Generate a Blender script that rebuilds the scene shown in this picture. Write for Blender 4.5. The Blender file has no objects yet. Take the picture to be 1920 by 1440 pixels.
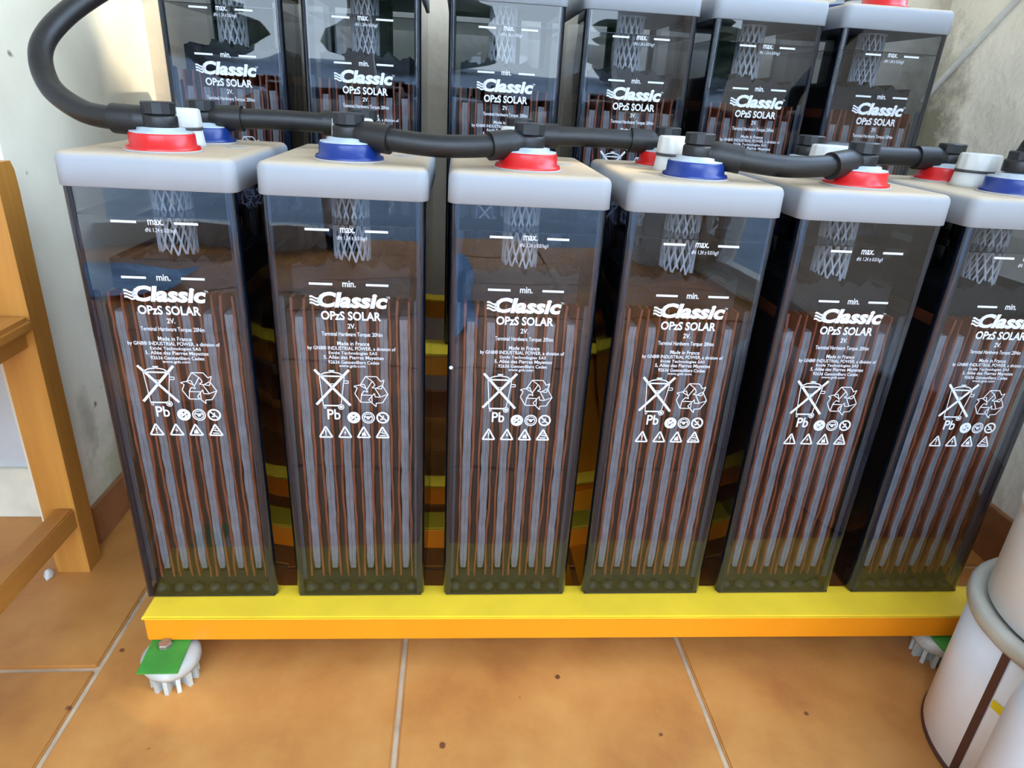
import bpy, bmesh, math, random
from mathutils import Vector, Matrix

random.seed(7)
PI = math.pi
scene = bpy.context.scene
C = scene.collection

# ------------------------------------------------------------------ camera
cam_d = bpy.data.cameras.new('camera')
cam_d.sensor_fit = 'HORIZONTAL'
cam_d.sensor_width = 36.0
cam_d.lens = 23.311
cam_d.clip_start = 0.02
cam_d.clip_end = 500
cam = bpy.data.objects.new('camera', cam_d)
C.objects.link(cam)
cam.location = (0.27095, -0.61899, 0.62997)
cam.rotation_euler = (1.1576038, -0.0564350, -0.0741693)
scene.camera = cam

# ------------------------------------------------------------------ world, sun, exposure
world = bpy.data.worlds.new('sky')
scene.world = world
world.use_nodes = True
wn = world.node_tree
wn.nodes.clear()
w_out = wn.nodes.new('ShaderNodeOutputWorld')
w_bg = wn.nodes.new('ShaderNodeBackground')
w_tc = wn.nodes.new('ShaderNodeTexCoord')
w_sep = wn.nodes.new('ShaderNodeSeparateXYZ')
w_rmp = wn.nodes.new('ShaderNodeValToRGB')
w_rmp.color_ramp.elements[0].position = 0.0
w_rmp.color_ramp.elements[0].color = (0.68, 0.84, 1.0, 1)
w_rmp.color_ramp.elements[1].position = 0.75
w_rmp.color_ramp.elements[1].color = (0.52, 0.71, 1.0, 1)
wn.links.new(w_tc.outputs['Generated'], w_sep.inputs[0])
wn.links.new(w_sep.outputs['Z'], w_rmp.inputs[0])
wn.links.new(w_rmp.outputs[0], w_bg.inputs['Color'])
wn.links.new(w_bg.outputs[0], w_out.inputs['Surface'])
w_bg.inputs['Strength'].default_value = 4.9

sun_d = bpy.data.lights.new('sun', 'SUN')
sun_d.energy = 2.6
sun_d.angle = 0.009
sun_d.color = (1.0, 0.88, 0.68)
sun = bpy.data.objects.new('sun', sun_d)
C.objects.link(sun)
SUN = Vector((1.0, -0.6, 1.12)).normalized()
sun.rotation_euler = SUN.to_track_quat('Z', 'Y').to_euler()
sun.location = (6, -4, 4)

vs = scene.view_settings
vs.view_transform = 'Standard'
vs.look = 'None'
vs.exposure = 0.93
vs.gamma = 1.0
vs.use_curve_mapping = False
cy = scene.cycles
cy.max_bounces = 7
cy.use_adaptive_sampling = True
cy.adaptive_threshold = 0.03
cy.adaptive_min_samples = 16
cy.diffuse_bounces = 4
cy.glossy_bounces = 4
cy.transmission_bounces = 4
cy.transparent_max_bounces = 32
cy.caustics_reflective = False
cy.caustics_refractive = False
cy.sample_clamp_indirect = 6.0
cy.use_denoising = True

# ------------------------------------------------------------------ helpers
def mesh_from(verts, faces, name='mesh', smooth=False):
    me = bpy.data.meshes.new(name)
    me.from_pydata([tuple(v) for v in verts], [], faces)
    me.validate()
    if smooth:
        me.polygons.foreach_set('use_smooth', [True] * len(me.polygons))
    me.update()
    return me

class MB:
    """collects shapes, then becomes one mesh"""
    def __init__(self):
        self.v = []; self.f = []; self.s = []
    def add(self, vs_, fs_, smooth=False):
        o = len(self.v)
        self.v += [tuple(v) for v in vs_]
        self.f += [tuple(i + o for i in f) for f in fs_]
        self.s += [smooth] * len(fs_)
        return self
    def box(self, x0, x1, y0, y1, z0, z1, bev=0.0):
        if bev <= 0:
            vs_ = [(x, y, z) for z in (z0, z1) for y in (y0, y1) for x in (x0, x1)]
            return self.add(vs_, [(0, 2, 3, 1), (4, 5, 7, 6), (0, 1, 5, 4), (2, 6, 7, 3), (0, 4, 6, 2), (1, 3, 7, 5)])
        bm = bmesh.new()
        bmesh.ops.create_cube(bm, size=1.0)
        for v in bm.verts:
            v.co = Vector(((x0 + x1) / 2 + v.co.x * (x1 - x0), (y0 + y1) / 2 + v.co.y * (y1 - y0), (z0 + z1) / 2 + v.co.z * (z1 - z0)))
        bmesh.ops.bevel(bm, geom=bm.edges[:], offset=bev, segments=2, affect='EDGES')
        bm.verts.ensure_lookup_table()
        bm.verts.index_update()
        self.add([v.co[:] for v in bm.verts], [[v.index for v in f.verts] for f in bm.faces])
        bm.free()
        return self
    def lathe(self, prof, cx=0, cy_=0, n=40, smooth=True, flute=None):
        rings = []
        for (r, z) in prof:
            ring = []
            for i in range(n):
                a = 2 * PI * i / n
                rr = r
                if flute and flute[0] <= z <= flute[1]:
                    rr = r * (1 - (flute[2] if (i % 4 in (0, 1)) else 0))
                ring.append((cx + rr * math.cos(a), cy_ + rr * math.sin(a), z))
            rings.append(ring)
        vs_ = [v for r in rings for v in r]
        fs_ = []
        for k in range(len(rings) - 1):
            for i in range(n):
                j = (i + 1) % n
                fs_.append((k * n + i, k * n + j, (k + 1) * n + j, (k + 1) * n + i))
        o = len(vs_)
        self.add(vs_, fs_, smooth)
        self.add(rings[0], [tuple(reversed(range(n)))])
        self.add(rings[-1], [tuple(range(n))])
        return self
    def tube(self, pts, r, n=14, caps=True, samples=10):
        P = catmull(pts, samples)
        rad = r if callable(r) else (lambda t: r)
        T = []
        for i in range(len(P)):
            a = P[max(i - 1, 0)]; b = P[min(i + 1, len(P) - 1)]
            T.append((b - a).normalized())
        nrm = T[0].orthogonal().normalized()
        vs_ = []; fs_ = []
        for i, p in enumerate(P):
            nrm = (nrm - T[i] * nrm.dot(T[i])).normalized()
            bi = T[i].cross(nrm)
            rr = rad(i / (len(P) - 1))
            for k in range(n):
                a = 2 * PI * k / n
                vs_.append(p + nrm * (rr * math.cos(a)) + bi * (rr * math.sin(a)))
        for i in range(len(P) - 1):
            for k in range(n):
                j = (k + 1) % n
                fs_.append((i * n + k, i * n + j, (i + 1) * n + j, (i + 1) * n + k))
        self.add(vs_, fs_, True)
        if caps:
            self.add(vs_[:n], [tuple(reversed(range(n)))])
            self.add(vs_[-n:], [tuple(range(n))])
        return self
    def mesh(self, name='mesh'):
        me = bpy.data.meshes.new(name)
        me.from_pydata(self.v, [], self.f)
        me.polygons.foreach_set('use_smooth', self.s)
        me.update()
        return me

def catmull(pts, samples=10):
    P = [Vector(p) for p in pts]
    if len(P) == 2:
        return [P[0].lerp(P[1], i / samples) for i in range(samples + 1)]
    Q = [P[0] * 2 - P[1]] + P + [P[-1] * 2 - P[-2]]
    out = []
    for i in range(1, len(Q) - 2):
        p0, p1, p2, p3 = Q[i - 1], Q[i], Q[i + 1], Q[i + 2]
        for s in range(samples):
            t = s / samples
            out.append(0.5 * ((2 * p1) + (p2 - p0) * t + (2 * p0 - 5 * p1 + 4 * p2 - p3) * t * t + (3 * p1 - p0 - 3 * p2 + p3) * t ** 3))
    out.append(P[-1])
    return out

def rrect(hx, hy, r, seg=6):
    """rounded rectangle profile; an extra vertex next to each arc keeps the flats flat"""
    e = 0.0004
    pts = []
    for (sx, sy, a0) in ((1, 1, 0), (-1, 1, PI / 2), (-1, -1, PI), (1, -1, 3 * PI / 2)):
        cx, cy_ = sx * (hx - r), sy * (hy - r)
        arc = [(cx + r * math.cos(a0 + PI / 2 * k / seg), cy_ + r * math.sin(a0 + PI / 2 * k / seg)) for k in range(seg + 1)]
        d0 = (-math.sin(a0), math.cos(a0)); a1 = a0 + PI / 2; d1 = (-math.sin(a1), math.cos(a1))
        pts.append((arc[0][0] - d0[0] * e, arc[0][1] - d0[1] * e))
        pts += arc
        pts.append((arc[-1][0] + d1[0] * e, arc[-1][1] + d1[1] * e))
    return pts

def rr_loft(mb, hx, hy, r, rings, cx=0, cy_=0, cap0=True, cap1=True, seg=6):
    """rings = [(z, inset)]"""
    n = None; vs_ = []; first = last = None
    for (z, ins) in rings:
        pr = rrect(hx - ins, hy - ins, max(r - ins, 0.0006), seg)
        n = len(pr)
        vs_ += [(cx + x, cy_ + y, z) for x, y in pr]
    fs_ = []
    for k in range(len(rings) - 1):
        for i in range(n):
            j = (i + 1) % n
            fs_.append((k * n + i, k * n + j, (k + 1) * n + j, (k + 1) * n + i))
    mb.add(vs_, fs_, True)
    if cap0: mb.add(vs_[:n], [tuple(reversed(range(n)))])
    if cap1: mb.add(vs_[-n:], [tuple(range(n))])
    return mb

def link(name, me, m=None, parent=None, loc=(0, 0, 0), rot=(0, 0, 0)):
    o = bpy.data.objects.new(name, me)
    C.objects.link(o)
    if m is not None and me is not None and len(me.materials) == 0:
        me.materials.append(m)
    if parent is not None: o.parent = parent
    o.location = loc; o.rotation_euler = rot
    return o

def tag(o, label=None, cat=None, group=None, kind=None):
    if label: o['label'] = label
    if cat: o['category'] = cat
    if group: o['group'] = group
    if kind: o['kind'] = kind
    return o

def thing(name, label, cat, loc=(0, 0, 0), rotz=0, group=None):
    o = bpy.data.objects.new(name, None)
    C.objects.link(o)
    o.empty_display_size = 0.05
    o.location = loc; o.rotation_euler = (0, 0, rotz)
    return tag(o, label, cat, group)

# ------------------------------------------------------------------ materials
def new_mat(name):
    m = bpy.data.materials.new(name)
    m.use_nodes = True
    nt = m.node_tree
    b = nt.nodes['Principled BSDF']
    return m, nt, b

def plain(name, col, rough=0.5, metal=0.0, spec=0.5, noise=0.0, nscale=30.0, bump=0.0, bscale=200.0, coat=0.0):
    m, nt, b = new_mat(name)
    b.inputs['Base Color'].default_value = (*col, 1)
    b.inputs['Roughness'].default_value = rough
    b.inputs['Metallic'].default_value = metal
    b.inputs['Specular IOR Level'].default_value = spec
    b.inputs['Coat Weight'].default_value = coat
    tc = nt.nodes.new('ShaderNodeTexCoord')
    if noise > 0:
        n = nt.nodes.new('ShaderNodeTexNoise'); n.inputs['Scale'].default_value = nscale; n.inputs['Detail'].default_value = 5
        nt.links.new(tc.outputs['Object'], n.inputs['Vector'])
        r = nt.nodes.new('ShaderNodeMapRange')
        r.inputs['From Min'].default_value = 0.3; r.inputs['From Max'].default_value = 0.7
        r.inputs['To Min'].default_value = 1 - noise; r.inputs['To Max'].default_value = 1 + noise * 0.4
        nt.links.new(n.outputs['Fac'], r.inputs['Value'])
        mx = nt.nodes.new('ShaderNodeMix'); mx.data_type = 'RGBA'; mx.blend_type = 'MULTIPLY'; mx.inputs['Factor'].default_value = 1
        mx.inputs['A'].default_value = (*col, 1)
        nt.links.new(r.outputs[0], mx.inputs['B'])
        nt.links.new(mx.outputs['Result'], b.inputs['Base Color'])
    if bump > 0:
        n2 = nt.nodes.new('ShaderNodeTexNoise'); n2.inputs['Scale'].default_value = bscale; n2.inputs['Detail'].default_value = 4
        nt.links.new(tc.outputs['Object'], n2.inputs['Vector'])
        bp = nt.nodes.new('ShaderNodeBump'); bp.inputs['Strength'].default_value = bump; bp.inputs['Distance'].default_value = 0.004
        nt.links.new(n2.outputs['Fac'], bp.inputs['Height'])
        nt.links.new(bp.outputs[0], b.inputs['Normal'])
    return m

def plaster(name, col, stain=None, bumpd=0.006):
    """lime plaster: lumpy relief, fine speckle, optional damp stain (centre, radius, colour)"""
    m, nt, b = new_mat(name)
    L = nt.links.new
    b.inputs['Roughness'].default_value = 0.9
    b.inputs['Specular IOR Level'].default_value = 0.15
    tc = nt.nodes.new('ShaderNodeTexCoord')
    n1 = nt.nodes.new('ShaderNodeTexNoise'); n1.inputs['Scale'].default_value = 9; n1.inputs['Detail'].default_value = 6
    n2 = nt.nodes.new('ShaderNodeTexNoise'); n2.inputs['Scale'].default_value = 45; n2.inputs['Detail'].default_value = 4
    L(tc.outputs['Object'], n1.inputs['Vector']); L(tc.outputs['Object'], n2.inputs['Vector'])
    r = nt.nodes.new('ShaderNodeValToRGB')
    r.color_ramp.elements[0].position = 0.3; r.color_ramp.elements[0].color = (col[0] * .86, col[1] * .86, col[2] * .84, 1)
    r.color_ramp.elements[1].position = 0.7; r.color_ramp.elements[1].color = (*col, 1)
    L(n1.outputs['Fac'], r.inputs[0])
    last = r.outputs[0]
    # small grey-brown specks
    v = nt.nodes.new('ShaderNodeTexNoise'); v.inputs['Scale'].default_value = 28; v.inputs['Detail'].default_value = 2
    L(tc.outputs['Object'], v.inputs['Vector'])
    vr = nt.nodes.new('ShaderNodeMapRange'); vr.inputs['From Min'].default_value = 0.74; vr.inputs['From Max'].default_value = 0.80
    L(v.outputs['Fac'], vr.inputs['Value'])
    mx = nt.nodes.new('ShaderNodeMix'); mx.data_type = 'RGBA'
    L(vr.outputs[0], mx.inputs['Factor']); L(last, mx.inputs['A']); mx.inputs['B'].default_value = (0.22, 0.19, 0.14, 1)
    last = mx.outputs['Result']
    for (c, rad, sc, amt) in (stain or []):
        mp = nt.nodes.new('ShaderNodeMapping'); mp.vector_type = 'POINT'
        mp.inputs['Location'].default_value = tuple(-ci / ri for ci, ri in zip(c, rad))
        mp.inputs['Scale'].default_value = tuple(1 / ri for ri in rad)
        L(tc.outputs['Object'], mp.inputs['Vector'])
        ln = nt.nodes.new('ShaderNodeVectorMath'); ln.operation = 'LENGTH'
        L(mp.outputs[0], ln.inputs[0])
        ns = nt.nodes.new('ShaderNodeTexNoise'); ns.inputs['Scale'].default_value = 22; ns.inputs['Detail'].default_value = 6; ns.inputs['Roughness'].default_value = 0.7
        L(tc.outputs['Object'], ns.inputs['Vector'])
        ad = nt.nodes.new('ShaderNodeMath'); ad.operation = 'MULTIPLY_ADD'; ad.inputs[1].default_value = 2.2; ad.inputs[2].default_value = -1.1
        L(ns.outputs['Fac'], ad.inputs[0])
        sm = nt.nodes.new('ShaderNodeMath'); sm.operation = 'ADD'
        L(ln.outputs['Value'], sm.inputs[0]); L(ad.outputs[0], sm.inputs[1])
        mr = nt.nodes.new('ShaderNodeMapRange'); mr.inputs['From Min'].default_value = 0.35; mr.inputs['From Max'].default_value = 1.15
        mr.inputs['To Min'].default_value = amt; mr.inputs['To Max'].default_value = 0
        L(sm.outputs[0], mr.inputs['Value'])
        m2 = nt.nodes.new('ShaderNodeMix'); m2.data_type = 'RGBA'
        L(mr.outputs[0], m2.inputs['Factor']); L(last, m2.inputs['A']); m2.inputs['B'].default_value = (*sc, 1)
        last = m2.outputs['Result']
    L(last, b.inputs['Base Color'])
    ad2 = nt.nodes.new('ShaderNodeMath'); ad2.operation = 'MULTIPLY_ADD'; ad2.inputs[1].default_value = 0.35
    L(n2.outputs['Fac'], ad2.inputs[0]); L(n1.outputs['Fac'], ad2.inputs[2])
    bp = nt.nodes.new('ShaderNodeBump'); bp.inputs['Strength'].default_value = 0.7; bp.inputs['Distance'].default_value = bumpd
    L(ad2.outputs[0], bp.inputs['Height']); L(bp.outputs[0], b.inputs['Normal'])
    return m

def terracotta():
    m, nt, b = new_mat('terracotta tile')
    L = nt.links.new
    b.inputs['Roughness'].default_value = 0.38
    b.inputs['Specular IOR Level'].default_value = 0.4
    tc = nt.nodes.new('ShaderNodeTexCoord')
    oi = nt.nodes.new('ShaderNodeObjectInfo')
    geo = nt.nodes.new('ShaderNodeNewGeometry')
    n1 = nt.nodes.new('ShaderNodeTexNoise'); n1.inputs['Scale'].default_value = 7; n1.inputs['Detail'].default_value = 7; n1.inputs['Roughness'].default_value = 0.62
    L(geo.outputs['Position'], n1.inputs['Vector'])
    r = nt.nodes.new('ShaderNodeValToRGB')
    e = r.color_ramp.elements
    e[0].position = 0.28; e[0].color = (0.35, 0.125, 0.033, 1)
    e[1].position = 0.72; e[1].color = (0.60, 0.285, 0.078, 1)
    e2 = e.new(0.5); e2.color = (0.50, 0.212, 0.052, 1)
    L(n1.outputs['Fac'], r.inputs[0])
    mr = nt.nodes.new('ShaderNodeMapRange'); mr.inputs['To Min'].default_value = 0.9; mr.inputs['To Max'].default_value = 1.08
    L(oi.outputs['Random'], mr.inputs['Value'])
    mx = nt.nodes.new('ShaderNodeMix'); mx.data_type = 'RGBA'; mx.blend_type = 'MULTIPLY'; mx.inputs['Factor'].default_value = 1
    L(r.outputs[0], mx.inputs['A']); L(mr.outputs[0], mx.inputs['B'])
    # dark specks of dirt
    v = nt.nodes.new('ShaderNodeTexVoronoi'); v.inputs['Scale'].default_value = 16
    L(geo.outputs['Position'], v.inputs['Vector'])
    ns = nt.nodes.new('ShaderNodeTexNoise'); ns.inputs['Scale'].default_value = 120
    L(geo.outputs['Position'], ns.inputs['Vector'])
    ad = nt.nodes.new('ShaderNodeMath'); ad.operation = 'MULTIPLY_ADD'; ad.inputs[1].default_value = 0.08
    L(ns.outputs['Fac'], ad.inputs[0]); L(v.outputs['Distance'], ad.inputs[2])
    vr = nt.nodes.new('ShaderNodeMapRange'); vr.inputs['From Min'].default_value = 0.085; vr.inputs['From Max'].default_value = 0.105
    vr.inputs['To Min'].default_value = 1; vr.inputs['To Max'].default_value = 0
    L(ad.outputs[0], vr.inputs['Value'])
    m2 = nt.nodes.new('ShaderNodeMix'); m2.data_type = 'RGBA'
    L(vr.outputs[0], m2.inputs['Factor']); L(mx.outputs['Result'], m2.inputs['A']); m2.inputs['B'].default_value = (0.16, 0.055, 0.02, 1)
    L(m2.outputs['Result'], b.inputs['Base Color'])
    bp = nt.nodes.new('ShaderNodeBump'); bp.inputs['Strength'].default_value = 0.25; bp.inputs['Distance'].default_value = 0.003
    L(n1.outputs['Fac'], bp.inputs['Height']); L(bp.outputs[0], b.inputs['Normal'])
    return m

def wood(name, c0, c1, axis='Z'):
    m, nt, b = new_mat(name)
    L = nt.links.new
    b.inputs['Roughness'].default_value = 0.4
    tc = nt.nodes.new('ShaderNodeTexCoord')
    mp = nt.nodes.new('ShaderNodeMapping')
    s = {'X': (1.2, 22, 22), 'Y': (22, 1.2, 22), 'Z': (22, 22, 1.2)}[axis]
    mp.inputs['Scale'].default_value = s
    L(tc.outputs['Object'], mp.inputs['Vector'])
    n = nt.nodes.new('ShaderNodeTexNoise'); n.inputs['Scale'].default_value = 2.2; n.inputs['Detail'].default_value = 6; n.inputs['Distortion'].default_value = 0.6
    L(mp.outputs[0], n.inputs['Vector'])
    r = nt.nodes.new('ShaderNodeValToRGB')
    r.color_ramp.elements[0].position = 0.3; r.color_ramp.elements[0].color = (*c0, 1)
    r.color_ramp.elements[1].position = 0.68; r.color_ramp.elements[1].color = (*c1, 1)
    L(n.outputs['Fac'], r.inputs[0]); L(r.outputs[0], b.inputs['Base Color'])
    bp = nt.nodes.new('ShaderNodeBump'); bp.inputs['Strength'].default_value = 0.15; bp.inputs['Distance'].default_value = 0.001
    L(n.outputs['Fac'], bp.inputs['Height']); L(bp.outputs[0], b.inputs['Normal'])
    return m

def clear_plastic(name, tint, f0=0.075, rough=0.015, wobble=0.0, gain=1.0):
    """thin clear plastic wall: passes tinted light straight through, mirrors by Fresnel (Schlick)"""
    m = bpy.data.materials.new(name); m.use_nodes = True
    nt = m.node_tree; nt.nodes.clear(); L = nt.links.new
    out = nt.nodes.new('ShaderNodeOutputMaterial')
    tr = nt.nodes.new('ShaderNodeBsdfTransparent'); tr.inputs[0].default_value = (*tint, 1)
    gl = nt.nodes.new('ShaderNodeBsdfGlossy'); gl.inputs['Roughness'].default_value = rough; gl.inputs['Color'].default_value = (gain, gain, gain, 1)
    lw = nt.nodes.new('ShaderNodeLayerWeight'); lw.inputs['Blend'].default_value = 0.5
    pw = nt.nodes.new('ShaderNodeMath'); pw.operation = 'POWER'; pw.inputs[1].default_value = 5
    L(lw.outputs['Facing'], pw.inputs[0])
    ma = nt.nodes.new('ShaderNodeMath'); ma.operation = 'MULTIPLY_ADD'; ma.inputs[1].default_value = 1 - f0; ma.inputs[2].default_value = f0
    L(pw.outputs[0], ma.inputs[0])
    p3 = nt.nodes.new('ShaderNodeMath'); p3.operation = 'POWER'; p3.inputs[1].default_value = 3
    L(lw.outputs['Facing'], p3.inputs[0])
    cm = nt.nodes.new('ShaderNodeMix'); cm.data_type = 'RGBA'
    cm.inputs['A'].default_value = (*tint, 1); cm.inputs['B'].default_value = (tint[0] * .12, tint[1] * .17, tint[2] * .26, 1)
    L(p3.outputs[0], cm.inputs['Factor']); L(cm.outputs['Result'], tr.inputs[0])
    mx = nt.nodes.new('ShaderNodeMixShader')
    L(ma.outputs[0], mx.inputs[0]); L(tr.outputs[0], mx.inputs[1]); L(gl.outputs[0], mx.inputs[2])
    if wobble > 0:
        tc = nt.nodes.new('ShaderNodeTexCoord'); oi = nt.nodes.new('ShaderNodeObjectInfo')
        va = nt.nodes.new('ShaderNodeVectorMath'); va.operation = 'ADD'
        L(tc.outputs['Object'], va.inputs[0]); L(oi.outputs['Random'], va.inputs[1])
        n = nt.nodes.new('ShaderNodeTexNoise'); n.inputs['Scale'].default_value = 9; n.inputs['Detail'].default_value = 1
        L(va.outputs[0], n.inputs['Vector'])
        bp = nt.nodes.new('ShaderNodeBump'); bp.inputs['Strength'].default_value = wobble; bp.inputs['Distance'].default_value = 0.01
        L(n.outputs['Fac'], bp.inputs['Height']); L(bp.outputs[0], gl.inputs['Normal'])
    L(mx.outputs[0], out.inputs['Surface'])
    return m

M = {}
M['wall'] = plaster('pale green-grey plaster', (0.92, 0.84, 0.66), stain=[((-0.236, 0.32, 0.06), (0.2, 0.10, 0.10), (0.42, 0.46, 0.24), 0.6), ((-0.236, 0.25, 0.17), (0.1, 0.02, 0.05), (0.30, 0.24, 0.15), 0.45)], bumpd=0.003)
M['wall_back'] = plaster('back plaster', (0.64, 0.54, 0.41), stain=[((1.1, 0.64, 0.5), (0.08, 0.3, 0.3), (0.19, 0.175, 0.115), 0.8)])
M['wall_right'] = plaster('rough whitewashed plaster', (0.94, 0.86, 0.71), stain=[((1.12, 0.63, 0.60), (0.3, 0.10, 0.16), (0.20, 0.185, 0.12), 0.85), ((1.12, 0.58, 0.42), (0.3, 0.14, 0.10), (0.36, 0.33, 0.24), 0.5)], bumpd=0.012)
M['ceiling'] = plaster('ceiling plaster', (0.84, 0.81, 0.75))
M['tile'] = terracotta()
M['grout'] = plain('grout', (0.58, 0.42, 0.26), 0.9, noise=0.3)
M['base_tile'] = plain('terracotta skirting', (0.34, 0.14, 0.055), 0.45, noise=0.25, nscale=25)
M['cream'] = plain('sunlit wall foot', (0.80, 0.76, 0.62), 0.6, noise=0.1)  # tone of the sunlit wall foot put into the colour
M['wood'] = wood('honey pine upright', (0.40, 0.155, 0.024), (0.55, 0.245, 0.045), 'Z')
M['wood_y'] = wood('honey pine rail', (0.36, 0.13, 0.022), (0.50, 0.21, 0.04), 'Y')
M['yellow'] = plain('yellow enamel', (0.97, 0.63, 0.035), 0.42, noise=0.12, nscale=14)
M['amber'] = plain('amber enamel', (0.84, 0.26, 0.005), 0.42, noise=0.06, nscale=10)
def lid_material():
    m, nt, b = new_mat('pale grey lid plastic'); L = nt.links.new
    b.inputs['Roughness'].default_value = 0.6
    b.inputs['Specular IOR Level'].default_value = 0.22
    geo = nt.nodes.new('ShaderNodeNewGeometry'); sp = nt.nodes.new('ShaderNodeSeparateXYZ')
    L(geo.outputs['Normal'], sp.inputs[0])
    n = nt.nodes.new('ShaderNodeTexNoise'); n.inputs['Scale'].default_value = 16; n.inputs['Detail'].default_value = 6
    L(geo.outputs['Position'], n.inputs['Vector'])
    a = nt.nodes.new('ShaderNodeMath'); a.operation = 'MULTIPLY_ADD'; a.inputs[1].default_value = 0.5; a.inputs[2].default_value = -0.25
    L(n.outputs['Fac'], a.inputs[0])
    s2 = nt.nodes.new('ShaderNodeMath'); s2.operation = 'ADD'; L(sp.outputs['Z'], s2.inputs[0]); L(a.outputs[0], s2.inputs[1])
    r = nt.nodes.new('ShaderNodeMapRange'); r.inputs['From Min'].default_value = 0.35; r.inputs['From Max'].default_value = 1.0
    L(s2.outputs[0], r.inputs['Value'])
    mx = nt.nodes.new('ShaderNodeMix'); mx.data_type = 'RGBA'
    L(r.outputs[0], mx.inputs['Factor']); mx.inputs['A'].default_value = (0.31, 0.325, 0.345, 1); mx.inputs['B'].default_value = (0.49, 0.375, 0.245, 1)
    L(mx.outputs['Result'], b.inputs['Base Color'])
    return m
M['lid'] = lid_material()
M['smudge'] = plain('dusty mould mark', (0.36, 0.34, 0.30), 0.8, noise=0.4, nscale=90)
M['red'] = plain('red terminal plastic', (0.56, 0.012, 0.012), 0.3)
M['blue'] = plain('blue terminal plastic', (0.007, 0.028, 0.17), 0.3)
M['lead'] = plain('grey lead', (0.42, 0.47, 0.50), 0.45, noise=0.25, nscale=60)
M['black'] = plain('black rubber', (0.0065, 0.006, 0.0055), 0.45, bump=0.1, bscale=120)
M['blackcap'] = plain('black plastic', (0.011, 0.012, 0.014), 0.42)
M['plug'] = plain('white plug plastic', (0.58, 0.575, 0.54), 0.45)
M['seal'] = plain('dark seal', (0.05, 0.045, 0.05), 0.6)
M['print'] = plain('white print', (0.62, 0.63, 0.66), 0.6)
M['print_thin'] = plain('thin white print', (0.62, 0.63, 0.67), 0.6)
M['jar'] = clear_plastic('clear jar wall', (0.60, 0.64, 0.70), f0=0.045, wobble=0.12)
M['corner'] = plain('blue-black jar corner refraction shade', (0.010, 0.016, 0.028), 0.16, spec=0.6)
M['acid'] = clear_plastic('electrolyte', (0.88, 0.89, 0.90), f0=0.0)
M['acid_top'] = clear_plastic('electrolyte surface', (0.55, 0.56, 0.56), f0=0.04)
M['pos'] = plain('grey plate sleeve', (0.375, 0.335, 0.315), 0.7, noise=0.35, nscale=40)
M['neg'] = plain('brown-black plate', (0.026, 0.014, 0.011), 0.6, noise=0.3, nscale=30)
M['sep'] = plain('rust separator', (0.40, 0.098, 0.036), 0.5, noise=0.45, nscale=18)
M['strap'] = plain('dark lead strap', (0.012, 0.011, 0.0105), 0.6, noise=0.4, nscale=50, bump=0.5, bscale=90)
M['column'] = plain('dark lead column', (0.035, 0.034, 0.034), 0.55, noise=0.3, nscale=40)
M['spacer'] = plain('grey-violet spacer', (0.125, 0.12, 0.13), 0.5, noise=0.15, nscale=20)
M['rib'] = plain('jar floor rib', (0.05, 0.05, 0.038), 0.6, noise=0.3)
M['sediment'] = plain('dark sediment', (0.012, 0.011, 0.009), 0.8, noise=0.4)
M['mesh'] = plain('white plastic mesh', (0.62, 0.60, 0.58), 0.5)
M['green'] = plain('green rubber pad', (0.04, 0.25, 0.03), 0.6, noise=0.2, nscale=60)
M['footw'] = plain('foot plastic', (0.50, 0.50, 0.45), 0.5, noise=0.25, nscale=50)
M['steel'] = plain('rusty bolt', (0.36, 0.27, 0.21), 0.45, metal=0.6, noise=0.4, nscale=80)
M['bucket'] = plain('white bucket plastic', (0.92, 0.93, 0.95), 0.35, noise=0.08, nscale=8)
M['bucketlid'] = plain('cream bucket lid', (0.52, 0.49, 0.40), 0.45, noise=0.12)
M['tub'] = plain('white tub plastic', (0.80, 0.77, 0.74), 0.4)
M['stripe'] = plain('brown print and seam shade', (0.085, 0.032, 0.026), 0.45)
M['yellowprint'] = plain('yellow print', (0.85, 0.70, 0.02), 0.5)
M['greyprint'] = plain('grey print', (0.48, 0.47, 0.52), 0.5)
M['navy'] = plain('navy print', (0.05, 0.07, 0.14), 0.5)
M['bottle'] = plain('bluish white plastic', (0.70, 0.76, 0.84), 0.3)
M['conduit'] = plain('white conduit', (0.72, 0.70, 0.63), 0.5, noise=0.15)
M['terrace'] = plain('blue-grey terrace slab', (0.20, 0.27, 0.36), 0.7, noise=0.2, nscale=3)
M['added_leaves'] = plain('added tree and bush leaves', (0.022, 0.045, 0.014), 0.7, noise=0.6, nscale=20)
M['timber'] = plain('white door timber', (0.7, 0.7, 0.68), 0.5)

# ------------------------------------------------------------------ the room
XL, XR, YB, YF, ZC = -0.236, 1.12, 0.64, -1.6, 2.4
fl = link('floor', MB().box(-1.75, 1.3, YF, YB + 0.1, -0.06, -0.0035).mesh(), M['grout'])
tag(fl, kind='structure')
T = 0.346; G = 0.006
tile_me = None
def tile_mesh():
    h = (T - G) / 2
    return MB().box(-h, h, -h, h, -0.012, 0.0, 0.0018).mesh('tile')
tile_me = tile_mesh()
for i in range(-4, 3):
    xc = 0.2205 + (i + 0.5) * T
    y_off = -0.022 if i < -1 else 0.151
    for j in range(-8, 3):
        yc = y_off + (j + 0.5) * T
        if yc - T / 2 > YB or yc + T / 2 < YF: continue
        link('tile', tile_me, M['tile'], fl, (xc, yc, 0), (0, 0, 0))

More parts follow.
